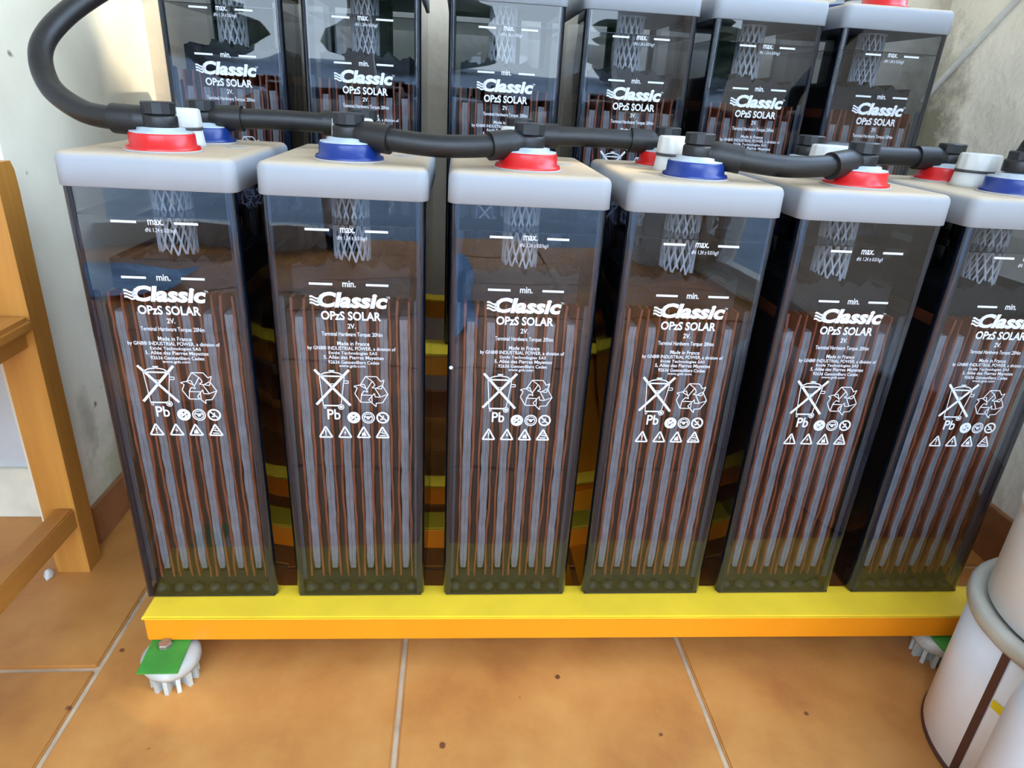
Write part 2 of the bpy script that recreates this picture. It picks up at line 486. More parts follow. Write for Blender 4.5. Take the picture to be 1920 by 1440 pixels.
def struct(name, me, m, parent=None):
    o = link(name, me, m, parent)
    if parent is None: tag(o, kind='structure')
    return o
struct('wall_back', MB().box(XL - 0.06, XR + 0.1, YB, YB + 0.1, 0, ZC).mesh(), M['wall_back'])
struct('wall_left', MB().box(XL - 0.064, XL, 0.205, YB, 0, ZC).mesh(), M['wall'])
struct('wall_alcove', MB().box(-1.75, XL - 0.064, 0.28, 0.38, 0, ZC).mesh(), plaster('alcove plaster', (0.66, 0.68, 0.70), bumpd=0.002))
struct('wall_far_left', MB().box(-1.75, -1.65, YF, 0.28, 0, ZC).mesh(), M['ceiling'])
struct('ceiling', MB().box(-1.75, XR + 0.1, YF, YB + 0.1, ZC, ZC + 0.1).mesh(), M['ceiling'])
# right wall with a small high window (y -0.47..-0.2, z 1.05..1.42)
wy0, wy1, wz0, wz1 = -0.85, 0.55, 0.90, 2.36
mb = MB()
mb.box(XR, XR + 0.1, YF, -1.52, 0, ZC); mb.box(XR, XR + 0.1, -1.52, -0.95, 0, 0.02); mb.box(XR, XR + 0.1, -1.52, -0.95, 2.2, ZC); mb.box(XR, XR + 0.1, -0.95, wy0, 0, ZC)
mb.box(XR, XR + 0.1, wy1, YB, 0, ZC)
mb.box(XR, XR + 0.1, wy0, wy1, 0, wz0); mb.box(XR, XR + 0.1, wy0, wy1, wz1, ZC)
struct('wall_right', mb.mesh(), M['wall_right'])
mb = MB()
ym = (wy0 + wy1) / 2
mb.box(XR + 0.03, XR + 0.06, wy0, wy0 + 0.02, wz0, wz1); mb.box(XR + 0.03, XR + 0.06, wy1 - 0.02, wy1, wz0, wz1)
mb.box(XR + 0.03, XR + 0.06, wy0, wy1, wz0, wz0 + 0.02); mb.box(XR + 0.03, XR + 0.06, wy0, wy1, wz1 - 0.02, wz1)
mb.box(XR + 0.03, XR + 0.06, ym - 0.02, ym + 0.02, wz0, wz1)
struct('window_1', mb.mesh(), M['timber'])
mb = MB()
mb.box(XR + 0.03, XR + 0.07, -1.52, -1.47, 0.02, 2.2); mb.box(XR + 0.03, XR + 0.07, -1.0, -0.95, 0.02, 2.2)
mb.box(XR + 0.03, XR + 0.07, -1.47, -1.0, 0.02, 0.08); mb.box(XR + 0.03, XR + 0.07, -1.47, -1.0, 2.15, 2.2)
struct('door_2', mb.mesh(), M['timber'])
# front wall with a wide doorway to the terrace
dx0, dx1, dz1 = -0.95, 0.95, 2.1
mb = MB()
mb.box(-1.75, dx0, YF - 0.15, YF, 0, ZC); mb.box(dx1, XR + 0.1, YF - 0.15, YF, 0, ZC); mb.box(dx0, dx1, YF - 0.15, YF, dz1, ZC)
struct('wall_front', mb.mesh(), M['ceiling'])
mb = MB()
mb.box(dx0, dx0 + 0.05, YF - 0.12, YF + 0.02, 0, dz1); mb.box(dx1 - 0.05, dx1, YF - 0.12, YF + 0.02, 0, dz1); mb.box(dx0, dx1, YF - 0.12, YF + 0.02, dz1 - 0.05, dz1)
mb.box(-0.16, -0.06, YF - 0.10, YF - 0.04, 0, dz1); mb.box(dx0, -0.06, YF - 0.10, YF - 0.04, 0.0, 0.12)
struct('door_1', mb.mesh(), M['timber'])
struct('baseboard_left', MB().box(XL, XL + 0.008, 0.207, YB, 0.0, 0.06, 0.001).mesh(), M['base_tile'])
struct('baseboard_right', MB().box(XR - 0.01, XR, -0.95, YB, 0.0, 0.085, 0.001).mesh(), M['base_tile'])
struct('baseboard_back', MB().box(XL + 0.008, XR - 0.01, YB - 0.01, YB, 0.0, 0.06, 0.001).mesh(), M['base_tile'])
struct('alcove_sunlit_band', MB().box(-1.65, XL - 0.064, 0.272, 0.28, 0.0, 0.084, 0.001).mesh(), M['cream'])  # sunlight along the wall foot painted as this cream strip
struct('terrace', MB().box(-12, 12, -9, YF, -0.12, -0.02).box(1.3, 12, YF, 3, -0.12, -0.02).mesh(), M['terrace'])

# leaf crown added on the sun line, shading window_1 except where gaps are cut
rt = random.Random(5)
tc_ = Vector((XR + 0.1, -0.2, 1.65)) + SUN * 4.6
holes = [(Vector((-0.236, 0.481, 0.604)), 0.03), (Vector((-0.236, 0.61, 0.70)), 0.06), (Vector((-0.236, 0.465, 0.71)), 0.035), (Vector((-0.236, 0.60, 0.60)), 0.05)]  # gaps in the crown shaped so sun patches land on the left wall
gt = thing('added_shade_tree', 'unseen leafy tree added outside the side window to shade it from the sun', 'tree', (tc_.x, tc_.y, -0.02))
link('added_trunk', MB().tube([(0, 0, 0), (0.05, 0.03, 1.2), (0.0, 0.0, tc_.z - 0.3)], lambda q: 0.09 - 0.04 * q, 10).mesh(), M['strap'], gt)
m_ = MB()
for k in range(1500):
    while True:
        p = Vector((rt.uniform(-1, 1), rt.uniform(-1, 1), rt.uniform(-1, 1)))
        if p.length < 1: break
    p = Vector((p.x * 0.95, p.y * 0.95, p.z * 0.95 + tc_.z + 0.02))
    u = Vector((rt.uniform(-1, 1), rt.uniform(-1, 1), rt.uniform(-1, 1))).normalized(); w = u.orthogonal().normalized()
    a, b = 0.12, 0.075
    pw_ = p + Vector((tc_.x, tc_.y, -0.02))
    if any((pw_ + e_ - h).cross(SUN).length < hr for e_ in (u * a, -u * a, w * b, -w * b, u * 0) for h, hr in holes): continue
    m_.add([p - u * a, p + w * b, p + u * a, p - w * b], [(0, 1, 2, 3)])
tag(link('added_foliage', m_.mesh(), M['added_leaves'], gt), kind='stuff')
# bushes added beyond the doorway to cut down the sky mirrored in the jars
rb = random.Random(21)
for k in range(5):
    bx0 = -6.5 + k * 3.1 + rb.uniform(-.2, .2); hh = rb.uniform(1.2, 2.6); m_ = MB(); ww = rb.uniform(0.8, 1.25)
    for (oz, orr) in ((0.28, 1.0), (0.6, 0.85), (0.85, 0.55)):
        vs_ = []; nn = 14; mm = 8
        for a in range(mm + 1):
            for b in range(nn):
                th = PI * a / mm; ph = 2 * PI * b / nn; rr = orr * rb.uniform(0.8, 1.15)
                vs_.append((ww * rr * math.sin(th) * math.cos(ph), ww * rr * math.sin(th) * math.sin(ph), hh * oz + 0.30 * hh * rr * math.cos(th)))
        m_.add(vs_, [(a * nn + b, a * nn + (b + 1) % nn, (a + 1) * nn + (b + 1) % nn, (a + 1) * nn + b) for a in range(mm) for b in range(nn)])
    tag(link('added_sky_block_bush', m_.mesh(), M['added_leaves'], None, (bx0, -7.4 + rb.uniform(-.3, .3), -0.02)), ['leftmost', 'second', 'middle', 'fourth', 'rightmost'][k] + ' dark green garden bush added beyond the doorway behind the viewer', 'bush', 'bushes added beyond the doorway')

# ------------------------------------------------------------------ battery rack
rack = thing('battery_rack', 'two-tier yellow steel stand carrying both rows of battery cells', 'rack')
ZB, ZB2 = 0.08, 0.2775           # shelf heights of the lower and the upper row
def rail(y0, y1, ztop, x0, x1, tilt=0.0, h=0.035):
    xm = (x0 + x1) / 2
    mb = MB().box(x0 - xm, x1 - xm, 0, y1 - y0, -h, -0.0035, 0.0015)
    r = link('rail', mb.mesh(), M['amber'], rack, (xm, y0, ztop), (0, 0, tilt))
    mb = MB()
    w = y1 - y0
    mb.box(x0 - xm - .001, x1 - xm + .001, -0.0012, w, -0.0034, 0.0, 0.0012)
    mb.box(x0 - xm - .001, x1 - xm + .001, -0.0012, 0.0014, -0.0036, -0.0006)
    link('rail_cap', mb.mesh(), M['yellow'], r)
    return r
rail(-0.0320, 0.020, ZB, -0.0625, 0.945, -0.0105)
rail(0.137, 0.175, ZB, -0.06, 0.94)
rail(0.2865, 0.345, ZB2, -0.085, 0.93)
rail(0.555, 0.59, ZB2, -0.085, 0.93)
rail(0.27, 0.30, 0.063, -0.06, 0.94)
for x in (0.0, 0.42, 0.85):
    link('post', MB().box(x - 0.02, x + 0.02, 0.30, 0.335, 0.0, ZB2 - 0.035, 0.001).mesh(), M['amber'], rack)
    link('post', MB().box(x - 0.02, x + 0.02, 0.557, 0.588, 0.0, ZB2 - 0.035, 0.001).mesh(), M['amber'], rack)
    link('cross_bar', MB().box(x - 0.015, x + 0.015, 0.0, 0.30, 0.032, 0.048, 0.001).mesh(), M['amber'], rack)
    link('cross_bar', MB().box(x - 0.015, x + 0.015, 0.335, 0.56, 0.2, 0.23, 0.001).mesh(), M['amber'], rack)
foot_me = MB().lathe([(0.0, 0.019), (0.020, 0.019), (0.028, 0.022), (0.0305, 0.028), (0.0305, 0.036), (0.027, 0.040), (0.012, 0.041), (0.0, 0.041)], n=36).mesh('foot')
fin_mb = MB()
for k in range(12):
    a = 2 * PI * k / 12
    ca, sa = math.cos(a), math.sin(a)
    bx = MB().box(0.010, 0.0255, -0.0022, 0.0022, 0.0, 0.0215)
    fin_mb.add([(x * ca - y * sa, x * sa + y * ca, z) for x, y, z in bx.v], bx.f)
fin_mb.lathe([(0.0, 0.0), (0.013, 0.0), (0.013, 0.021), (0.0, 0.021)], n=20)
fin_me = fin_mb.mesh('fins')
pad_mb = MB().add([(-0.0215, -0.034, 0.0412), (0.0205, -0.034, 0.0412), (0.0185, 0.02, 0.0432), (-0.0235, 0.02, 0.0432),
                   (-0.0215, -0.034, 0.0432), (0.0205, -0.034, 0.0432), (0.0185, 0.02, 0.0452), (-0.0235, 0.02, 0.0452)],
                  [(3, 2, 1, 0), (4, 5, 6, 7), (0, 1, 5, 4), (1, 2, 6, 5), (2, 3, 7, 6), (3, 0, 4, 7)])
pad_me = pad_mb.mesh('pad')
bolt_me = MB().lathe([(0.0, 0.0425), (0.0075, 0.0425), (0.0075, 0.048), (0.0065, 0.049), (0.0, 0.049)], n=6, smooth=False).mesh('bolt')
for (x, y, tilt) in ((-0.035, -0.0365, 0.06), (0.892, -0.022, 0.0), (-0.03, 0.572, 0.0), (0.89, 0.572, 0.0)):
    f = link('adjustable_foot', foot_me, M['footw'], rack, (x, y, 0.0))
    link('foot_fins', fin_me, M['footw'], f)
    link('foot_pad', pad_me, M['green'], f)
    link('foot_bolt', bolt_me, M['steel'], f, (-0.006, 0.003, 0))

# ------------------------------------------------------------------ printing on a cell
PRINT = MB()          # strong white ink
YP = -0.0007
def ppoly(pts, mb=PRINT):
    mb.add([(x / 1000, YP, z / 1000) for x, z in pts], [tuple(range(len(pts)))])
def pline(p, q, w, mb=PRINT):
    p = Vector(p); q = Vector(q); d = (q - p).normalized(); n = Vector((-d.y, d.x)) * (w / 2)
    ppoly([(p + n)[:], (p - n)[:], (q - n)[:], (q + n)[:]], mb)
def ppath(pts, w, mb=PRINT, closed=False):
    n = len(pts)
    for i in range(n if closed else n - 1):
        pline(pts[i], pts[(i + 1) % n], w, mb)
def pring(cx, cz, r0, r1, n=28, mb=PRINT):
    for k in range(n):
        a, b = 2 * PI * k / n, 2 * PI * (k + 1) / n
        if r0 > 0:
            ppoly([(cx + r0 * math.cos(a), cz + r0 * math.sin(a)), (cx + r1 * math.cos(a), cz + r1 * math.sin(a)),
                   (cx + r1 * math.cos(b), cz + r1 * math.sin(b)), (cx + r0 * math.cos(b), cz + r0 * math.sin(b))], mb)
        else:
            ppoly([(cx, cz), (cx + r1 * math.cos(a), cz + r1 * math.sin(a)), (cx + r1 * math.cos(b), cz + r1 * math.sin(b))], mb)

def text_verts(body, bold=0.0, shear=0.0, space=1.0):
    cu = bpy.data.curves.new('text', 'FONT')
    cu.body = body; cu.size = 1.0; cu.offset = bold; cu.shear = shear; cu.space_character = space
    cu.resolution_u = 3
    ob = bpy.data.objects.new('text', cu)
    C.objects.link(ob)
    bpy.context.view_layer.update()
    dg = bpy.context.evaluated_depsgraph_get()
    me = bpy.data.meshes.new_from_object(ob.evaluated_get(dg))
    vs_ = [(v.co.x, v.co.y) for v in me.vertices]
    fs_ = [tuple(p.vertices) for p in me.polygons]
    bpy.data.objects.remove(ob); bpy.data.curves.remove(cu); bpy.data.meshes.remove(me)
    return vs_, fs_
def ptext(body, x0, x1, z0, z1, bold=0.0, shear=0.0, mb=PRINT, space=1.0, slope=0.0):
    """text fitted into the box x0..x1, z0..z1 (millimetres on the jar front)"""
    vs_, fs_ = text_verts(body, bold, shear, space)
    ax0 = min(v[0] for v in vs_); ax1 = max(v[0] for v in vs_); ay0 = min(v[1] for v in vs_); ay1 = max(v[1] for v in vs_)
    out = []
    for x, y in vs_:
        u = (x - ax0) / (ax1 - ax0); w = (y - ay0) / (ay1 - ay0)
        out.append(((x0 + u * (x1 - x0)) / 1000, YP, (z0 + w * (z1 - z0)) / 1000))
    mb.add(out, fs_)

for xa, xb, z in ((-36, -14.2, 426.4), (18, 39, 426.4), (-35.6, -13.8, 375.6), (17.3, 38.4, 375.9)):
    ppoly([(xa, z - 1.1), (xb, z - 1.1), (xb, z + 1.1), (xa, z + 1.1)])
ptext('max.', -4.4, 9.0, 424.2, 429.0, 0.015)
ptext('d\u2099: 1.24 \u00b1 0.01kg/l' if False else 'dN: 1.24 \u00b1 0.01kg/l', -7.5, 19.4, 416.8, 421.6, 0.0)
ptext('min.', -4.6, 7.8, 373.2, 379.4, 0.02)
ptext('Classic', -28.6, 37.6, 352.6, 368.2, 0.045, 0.18)
ptext('TM', 36.4, 39.6, 363.0, 365.2, 0.0)
for k in range(3):           # the three waves to the left of the name
    z = 362.2 - k * 3.1
    top = [(-36.0 + t, z + 1.1 * math.sin((t + 1.5) * 0.55)) for t in [i * 0.9 for i in range(13)]]
    for a, b in zip(top[:-1], top[1:]):
        ppoly([(a[0], a[1] - 0.95), (b[0], b[1] - 0.95), (b[0], b[1] + 0.95), (a[0], a[1] + 0.95)])
ptext('OPzS SOLAR', -26.2, 30.8, 340.2, 349.2, 0.03)
ptext('2V.', -1.4, 6.2, 331.8, 336.9, 0.02)
ptext('Terminal Hardware Torque: 20Nm', -26.5, 32.0, 322.6, 328.2, 0.012)
ptext('Made in France', -12.2, 18.8, 314.2, 318.4, 0.012)
ptext('by GNB\u00ae INDUSTRIAL POWER, a division of', -40.8, 44.4, 308.2, 313.3, 0.012)
ptext('Exide Technologies SAS', -20.8, 26.2, 303.8, 307.9, 0.012)
ptext('5, All\u00e9e des Pierres Mayettes', -26.0, 32.6, 298.6, 303.5, 0.012)
ptext('92636 Gennevilliers Cedex', -22.0, 28.4, 294.6, 298.3, 0.012)
ptext('www.gnb.com', -11.6, 14.4, 290.2, 294.0, 0.012)
# crossed-out wheeled bin
pline((-36, 287.8), (-2.0, 248.8), 2.6); pline((-2.2, 288.2), (-36.0, 249.2), 2.6)
ppath([(-31.6, 282.0), (-29.2, 248.0)], 0.8); ppath([(-7.0, 280.5), (-11.6, 249.5)], 0.8)
ppath([(-29.2, 248.4), (-13, 248.4)], 1.6)
ppath([(-31.6, 281.6), (-26, 284.6), (-19, 285.6), (-12, 284.4), (-7, 280.8)], 1.2); ppath([(-31.0, 281.0), (-7.5, 281.0)], 1.6)
ppath([(-22.0, 287.0), (-16.4, 287.0)], 1.2)
ppath([(-7.4, 276.2), (-3.2, 276.2), (-3.2, 273.6), (-7.8, 273.6)], 0.8)
ppath([(-23, 272.6), (-14.5, 272.6)], 0.7)
pring(-11.6, 247.0, 2.3, 3.2, 20); pring(-11.6, 247.0, 0, 1.6, 16)
ppath([(-28.6, 247.5), (-28.6, 245.2), (-27.0, 245.2), (-27.0, 247.5)], 0.7)
ptext('Pb', -25.8, -12.7, 232.4, 244.2, 0.015)
# three folded arrows
cx, cz = 19.4, 265.5
def rot2(p, a): return (cx + p[0] * math.cos(a) - p[1] * math.sin(a), cz + p[0] * math.sin(a) + p[1] * math.cos(a))
arrow1 = [(-11.2, 6.0), (-5.4, 16.0), (5.6, 16.0), (9.6, 10.6), (13.0, 12.6), (10.2, 2.4), (0.6, 3.8), (3.8, 6.4), (1.2, 11.2), (-4.2, 2.0)]
for k in range(3):
    a = k * 2 * PI / 3
    ppath([rot2(p, a) for p in arrow1], 0.9, closed=True)
    ppath([rot2(p, a) for p in ((-5.0, 15.6), (1.0, 11.0))], 0.8)
# mandatory / prohibition rounds
pring(0.7, 235.0, 3.4, 6.6); ppoly([(-2.6, 234.2), (2.6, 238.4), (3.6, 236.4), (-1.0, 232.6)])
ppoly([(0.2, 231.4), (4.4, 231.4), (4.6, 234.0), (2.4, 235.2)]); pring(-1.4, 236.6, 0, 1.5, 12)
pring(15.4, 235.2, 5.5, 6.7); pring(15.4, 235.2, 3.9, 4.7); pring(15.4, 235.0, 0, 1.8, 12); pline((11.6, 236.2), (19.2, 236.2), 1.3)
pring(30.2, 235.4, 4.9, 6.7); pline((26.0, 239.4), (34.4, 231.4), 1.5); pline((27.6, 233.2), (32.2, 234.6), 1.6); pline((30.6, 234.4), (30.8, 238.0), 1.1)
# warning triangles
for k, tx in enumerate((-28.4, -8.9, 10.2, 29.6)):
    z0 = 211.0 + 0.1 * k
    ppath([(tx - 6.5, z0 + 0.9), (tx + 6.5, z0 + 0.9), (tx, z0 + 13.4)], 1.7, closed=True)
    if k == 0:
        ppoly([(tx - 0.8, z0 + 9.2), (tx + 0.8, z0 + 9.2), (tx + 0.4, z0 + 4.6), (tx - 0.4, z0 + 4.6)]); pring(tx, z0 + 3.2, 0, 0.8, 10)
    elif k == 1:
        ppoly([(tx + 0.8, z0 + 9.8), (tx - 1.4, z0 + 5.8), (tx + 0.2, z0 + 5.8), (tx - 0.8, z0 + 2.4), (tx + 1.6, z0 + 6.6), (tx + 0.1, z0 + 6.6)])
    elif k == 2:
        ppoly([(tx - 2.4, z0 + 2.6), (tx + 2.8, z0 + 2.6), (tx + 1.6, z0 + 6.2), (tx + 0.3, z0 + 9.0), (tx - 0.2, z0 + 6.0), (tx - 1.6, z0 + 6.8)])
    else:
        ppoly([(tx - 3.2, z0 + 2.6), (tx + 3.4, z0 + 2.6), (tx + 3.0, z0 + 3.8), (tx - 3.0, z0 + 3.8)])
        ppoly([(tx - 2.2, z0 + 6.2), (tx + 2.6, z0 + 5.0), (tx + 2.9, z0 + 6.0), (tx - 1.8, z0 + 7.4)]); pring(tx, z0 + 8.6, 0, 0.8, 10)
print_me = PRINT.mesh('label_print')

# ------------------------------------------------------------------ battery cell meshes (origin: centre of the front bottom edge)
JW, JD, JH = 0.1467, 0.2070, 0.456
LW, LD = 0.1517, 0.2120
YJ = 0.003                                    # jar front lies this far behind the lid front
jc = YJ + JD / 2
mb = MB(); rr_loft(mb, JW / 2, JD / 2, 0.0065, [(0.0012, 0.0012), (0.003, 0.0), (JH, 0.0)], 0, jc, True, False)
jar_me = mb.mesh('jar')
# dark strips added inside the jar corners; refraction darkness put into their colour
def corner_mesh():
    m_ = MB(); rO, rI = 0.0061, 0.0018; n = 6; prof = []
    for k in range(n + 1):
        a = PI + PI / 2 * k / n
        prof.append((rO * math.cos(a), rO * math.sin(a)))
    prof += [(rO * 0.35, -rO), (rO * 0.35, -rO + rI), (0.0, -rO + rI), (-rO + rI, 0.0), (-rO + rI, rO * 0.35), (-rO, rO * 0.35)]
    k_ = len(prof)
    vs_ = [(x, y, 0.004) for x, y in prof] + [(x, y, 0.4548) for x, y in prof]
    m_.add(vs_, [(i, (i + 1) % k_, k_ + (i + 1) % k_, k_ + i) for i in range(k_)], False)
    for i in range(n): m_.s[i] = True
    return m_.mesh('jar_corner_refraction_shade')
corner_me = corner_mesh()
mb = MB(); rr_loft(mb, LW / 2, LD / 2, 0.011, [(0.455, 0.0015), (0.4556, 0.0), (0.4775, 0.0004), (0.4805, 0.0013), (0.4826, 0.0032), (0.4837, 0.0058), (0.484, 0.009)], 0, LD / 2)
lid_me = mb.mesh('lid')
mb = MB(); rr_loft(mb, JW / 2 - 0.004, JD / 2 - 0.004, 0.004, [(0.006, 0.0), (0.4305, 0.0)], 0, jc, False, False)
acid_me = mb.mesh('electrolyte')
mb = MB(); rr_loft(mb, JW / 2 - 0.0042, JD / 2 - 0.0042, 0.004, [(0.4302, 0.0), (0.4310, 0.0)], 0, jc)
acidtop_me = mb.mesh('electrolyte_surface')

rnd = random.Random(3)
def wavy_sheet(x, zb, zt, yf, yb, th, amp, seed):
    r = random.Random(seed)
    n = 26
    xs = []; ph = r.uniform(0, 6)
    for i in range(n):
        t = i / (n - 1)
        xs.append(amp * (0.6 * math.sin(t * 11 + ph) + 0.4 * math.sin(t * 23 + 2 * ph) + r.uniform(-0.35, 0.35)))
    m_ = MB(); vs_ = []
    for i in range(n):
        z = zb + (zt - zb) * i / (n - 1)
        dy = r.uniform(-0.0012, 0.0012)
        t2 = th * r.uniform(0.6, 1.25)
        vs_ += [(x + xs[i] - t2 / 2, yf + dy, z), (x + xs[i] + t2 / 2, yf + dy, z), (x + t2 / 2, yb, z), (x - t2 / 2, yb, z)]
    fs_ = []
    for i in range(n - 1):
        for k in range(4):
            j = (k + 1) % 4
            fs_.append((i * 4 + k, i * 4 + j, (i + 1) * 4 + j, (i + 1) * 4 + k))
    fs_ += [(3, 2, 1, 0), tuple((n - 1) * 4 + k for k in range(4))]
    m_.add(vs_, fs_)
    return m_.mesh('separator')
PP = 0.0204
pos_x = [(-2.5 + k) * PP + 0.0005 for k in range(6)]
neg_x = [(-3 + k) * PP + 0.0005 for k in range(7)]
def sleeve(seed):
    """a plate edge: two rounded tubes side by side, a little uneven"""
    r = random.Random(seed); n = 22; vs_ = []; prof = [(-0.0047, 0.004), (-0.0042, 0.0010), (-0.0020, 0.0), (-0.0003, 0.0003), (0.0, 0.0009), (0.0003, 0.0003), (0.0020, 0.0), (0.0042, 0.0010), (0.0047, 0.004), (0.0047, 0.18), (-0.0047, 0.18)]
    m_ = MB()
    for i in range(n):
        z = 0.032 + (0.338 - 0.032) * i / (n - 1)
        dx = r.uniform(-0.0004, 0.0004); s = r.uniform(0.88, 1.06)
        if i == 0: s *= 0.7
        vs_ += [(px * s + dx, py, z) for px, py in prof]
    k_ = len(prof); fs_ = []
    for i in range(n - 1):
        for k in range(k_):
            j = (k + 1) % k_
            fs_.append((i * k_ + k, i * k_ + j, (i + 1) * k_ + j, (i + 1) * k_ + k))
    fs_ += [tuple(reversed(range(k_))), tuple((n - 1) * k_ + k for k in range(k_))]
    m_.add(vs_, fs_)
    return m_.mesh('positive_plate')
sleeve_mes = [sleeve(s) for s in range(4)]
neg_me = MB().box(-0.0027, 0.0027, 0.0, 0.18, 0.022, 0.345, 0.001).mesh('negative_plate')
sep_mes = [wavy_sheet(0, 0.020, 0.357, -0.0035, 0.18, 0.0023, 0.0009, s) for s in range(6)]
spacer_mb = MB().box(-0.0048, 0.0048, 0.0, 0.004, 0.020, 0.360, 0.0012)
spacer_me = spacer_mb.mesh('edge_spacer')
floor_me = MB().box(-0.070, 0.070, YJ + 0.0004, YJ + JD - 0.004, 0.0014, 0.0040).box(-0.068, 0.068, YJ + 0.018, YJ + 0.024, 0.0046, 0.024).mesh('jar_floor')
rib_me = MB().lathe([(0.0, 0.003), (0.0075, 0.003), (0.0062, 0.008), (0.0034, 0.0108), (0.0, 0.0114)], n=12).mesh('floor_rib')
# lead strap above the plates, with a ragged top
r4 = random.Random(11); m_ = MB(); nx = 30; vs_ = []
for i in range(nx):
    x = -0.057 + 0.114 * i / (nx - 1)
    zt = 0.386 + r4.uniform(-0.003, 0.004) + (0.006 if 8 < i < 14 or 20 < i < 24 else 0)
    vs_ += [(x, 0.03, 0.356), (x, 0.03, zt), (x, 0.175, zt - 0.002), (x, 0.175, 0.356)]
fs_ = []
for i in range(nx - 1):
    for k in range(4):
        j = (k + 1) % 4
        fs_.append((i * 4 + k, (i + 1) * 4 + k, (i + 1) * 4 + j, i * 4 + j))
fs_ += [(0, 1, 2, 3), tuple(reversed([(nx - 1) * 4 + k for k in range(4)]))]
m_.add(vs_, fs_); strap_me = m_.mesh('lead_strap')
column_me = MB().lathe([(0.0, 0.38), (0.019, 0.38), (0.019, 0.456), (0.0, 0.456)], n=24).mesh('terminal_column')
# diamond-mesh strainer under the vent plug
def strainer():
    m_ = MB(); R = 0.0175; z0, z1 = 0.388, 0.455; n = 15; turns = (z1 - z0) / 0.0125
    th = 0.00075
    for d in (-1, 1):
        for k in range(n):
            a0 = 2 * PI * k / n
            steps = 15; vs_ = []
            for i in range(steps + 1):
                t = i / steps
                a = a0 + d * t * turns * (PI / n)
                z = z0 + (z1 - z0) * t
                da = th / R * 1.15
                for (rr, sa) in ((R - th, -da), (R + th, -da), (R + th, da), (R - th, da)):
                    vs_.append((rr * math.cos(a + sa), rr * math.sin(a + sa), z))
            fs_ = []
            for i in range(steps):
                for q in range(4):
                    j = (q + 1) % 4
                    fs_.append((i * 4 + q, i * 4 + j, (i + 1) * 4 + j, (i + 1) * 4 + q))
            m_.add(vs_, fs_)
    m_.lathe([(R * 0.7, 0.4535), (R * 1.12, 0.4535), (R * 1.12, 0.4555), (R * 0.7, 0.4555)], n=30)
    return m_.mesh('strainer_tube')
strainer_me = strainer()
# terminals (origin on the lid top)
post_me = MB().lathe([(0.0, 0.0135), (0.0265, 0.0135), (0.0268, 0.0165), (0.0205, 0.0172), (0.020, 0.0195), (0.0125, 0.0202), (0.0122, 0.024), (0.0, 0.024)], n=40).mesh('terminal_post')
collar_mb = MB().lathe([(0.024, -0.0008), (0.0312, -0.0008), (0.0318, 0.0010), (0.0312, 0.0040), (0.0283, 0.0050), (0.0278, 0.0142), (0.0272, 0.0154), (0.024, 0.0154)], n=48)
collar_mb.box(-0.004, 0.004, 0.030, 0.035, 0.0002, 0.0022)
collar_me = {c: collar_mb.mesh('collar') for c in ('red', 'blue')}
ring_me = MB().lathe([(0.020, -0.0004), (0.0342, -0.0004), (0.0338, 0.0010), (0.033, 0.0014), (0.020, 0.0014)], n=48).mesh('collar_seat')
cap_me = MB().lathe([(0.0, 0.0300), (0.0125, 0.0300), (0.0145, 0.0315), (0.0145, 0.0405), (0.0132, 0.0415), (0.0, 0.0417)], n=12, smooth=False).mesh('bolt_cap')
# vent plug (origin on the lid top)
plug_me = MB().lathe([(0.0, 0.0175), (0.0205, 0.0175), (0.0212, 0.0185), (0.0203, 0.0330), (0.0188, 0.0345), (0.0, 0.0348)], n=48, flute=(0.0180, 0.0335, 0.045)).mesh('vent_plug')
plugbase_me = MB().lathe([(0.0, -0.0005), (0.0235, -0.0005), (0.0218, 0.004), (0.0205, 0.0155), (0.0, 0.0155)], n=40).mesh('plug_neck')
plugseal_me = MB().lathe([(0.0, 0.0153), (0.0213, 0.0153), (0.0213, 0.0177), (0.0, 0.0177)], n=40).mesh('plug_seal')
# moulding mark pressed into the lid
def mark_mesh():
    m_ = MB(); pr = random.Random(5); n = 22
    ring = [(0.0105 * pr.uniform(0.75, 1.15) * math.cos(2 * PI * k / n), 0.0105 * pr.uniform(0.75, 1.15) * math.sin(2 * PI * k / n)) for k in range(n)]
    m_.add([(x, y, 0.0) for x, y in ring] + [(x * .97, y * .97, 0.0003) for x, y in ring], [tuple(range(n, 2 * n))] + [(k, (k + 1) % n, n + (k + 1) % n, n + k) for k in range(n)])
    return m_.mesh('moulding_mark')
mark_me = mark_mesh()
fleck_me = MB().lathe([(0.0, 0.0), (0.0022, 0.0), (0.0018, 0.0006), (0.0, 0.0008)], n=12).mesh('paint_fleck')

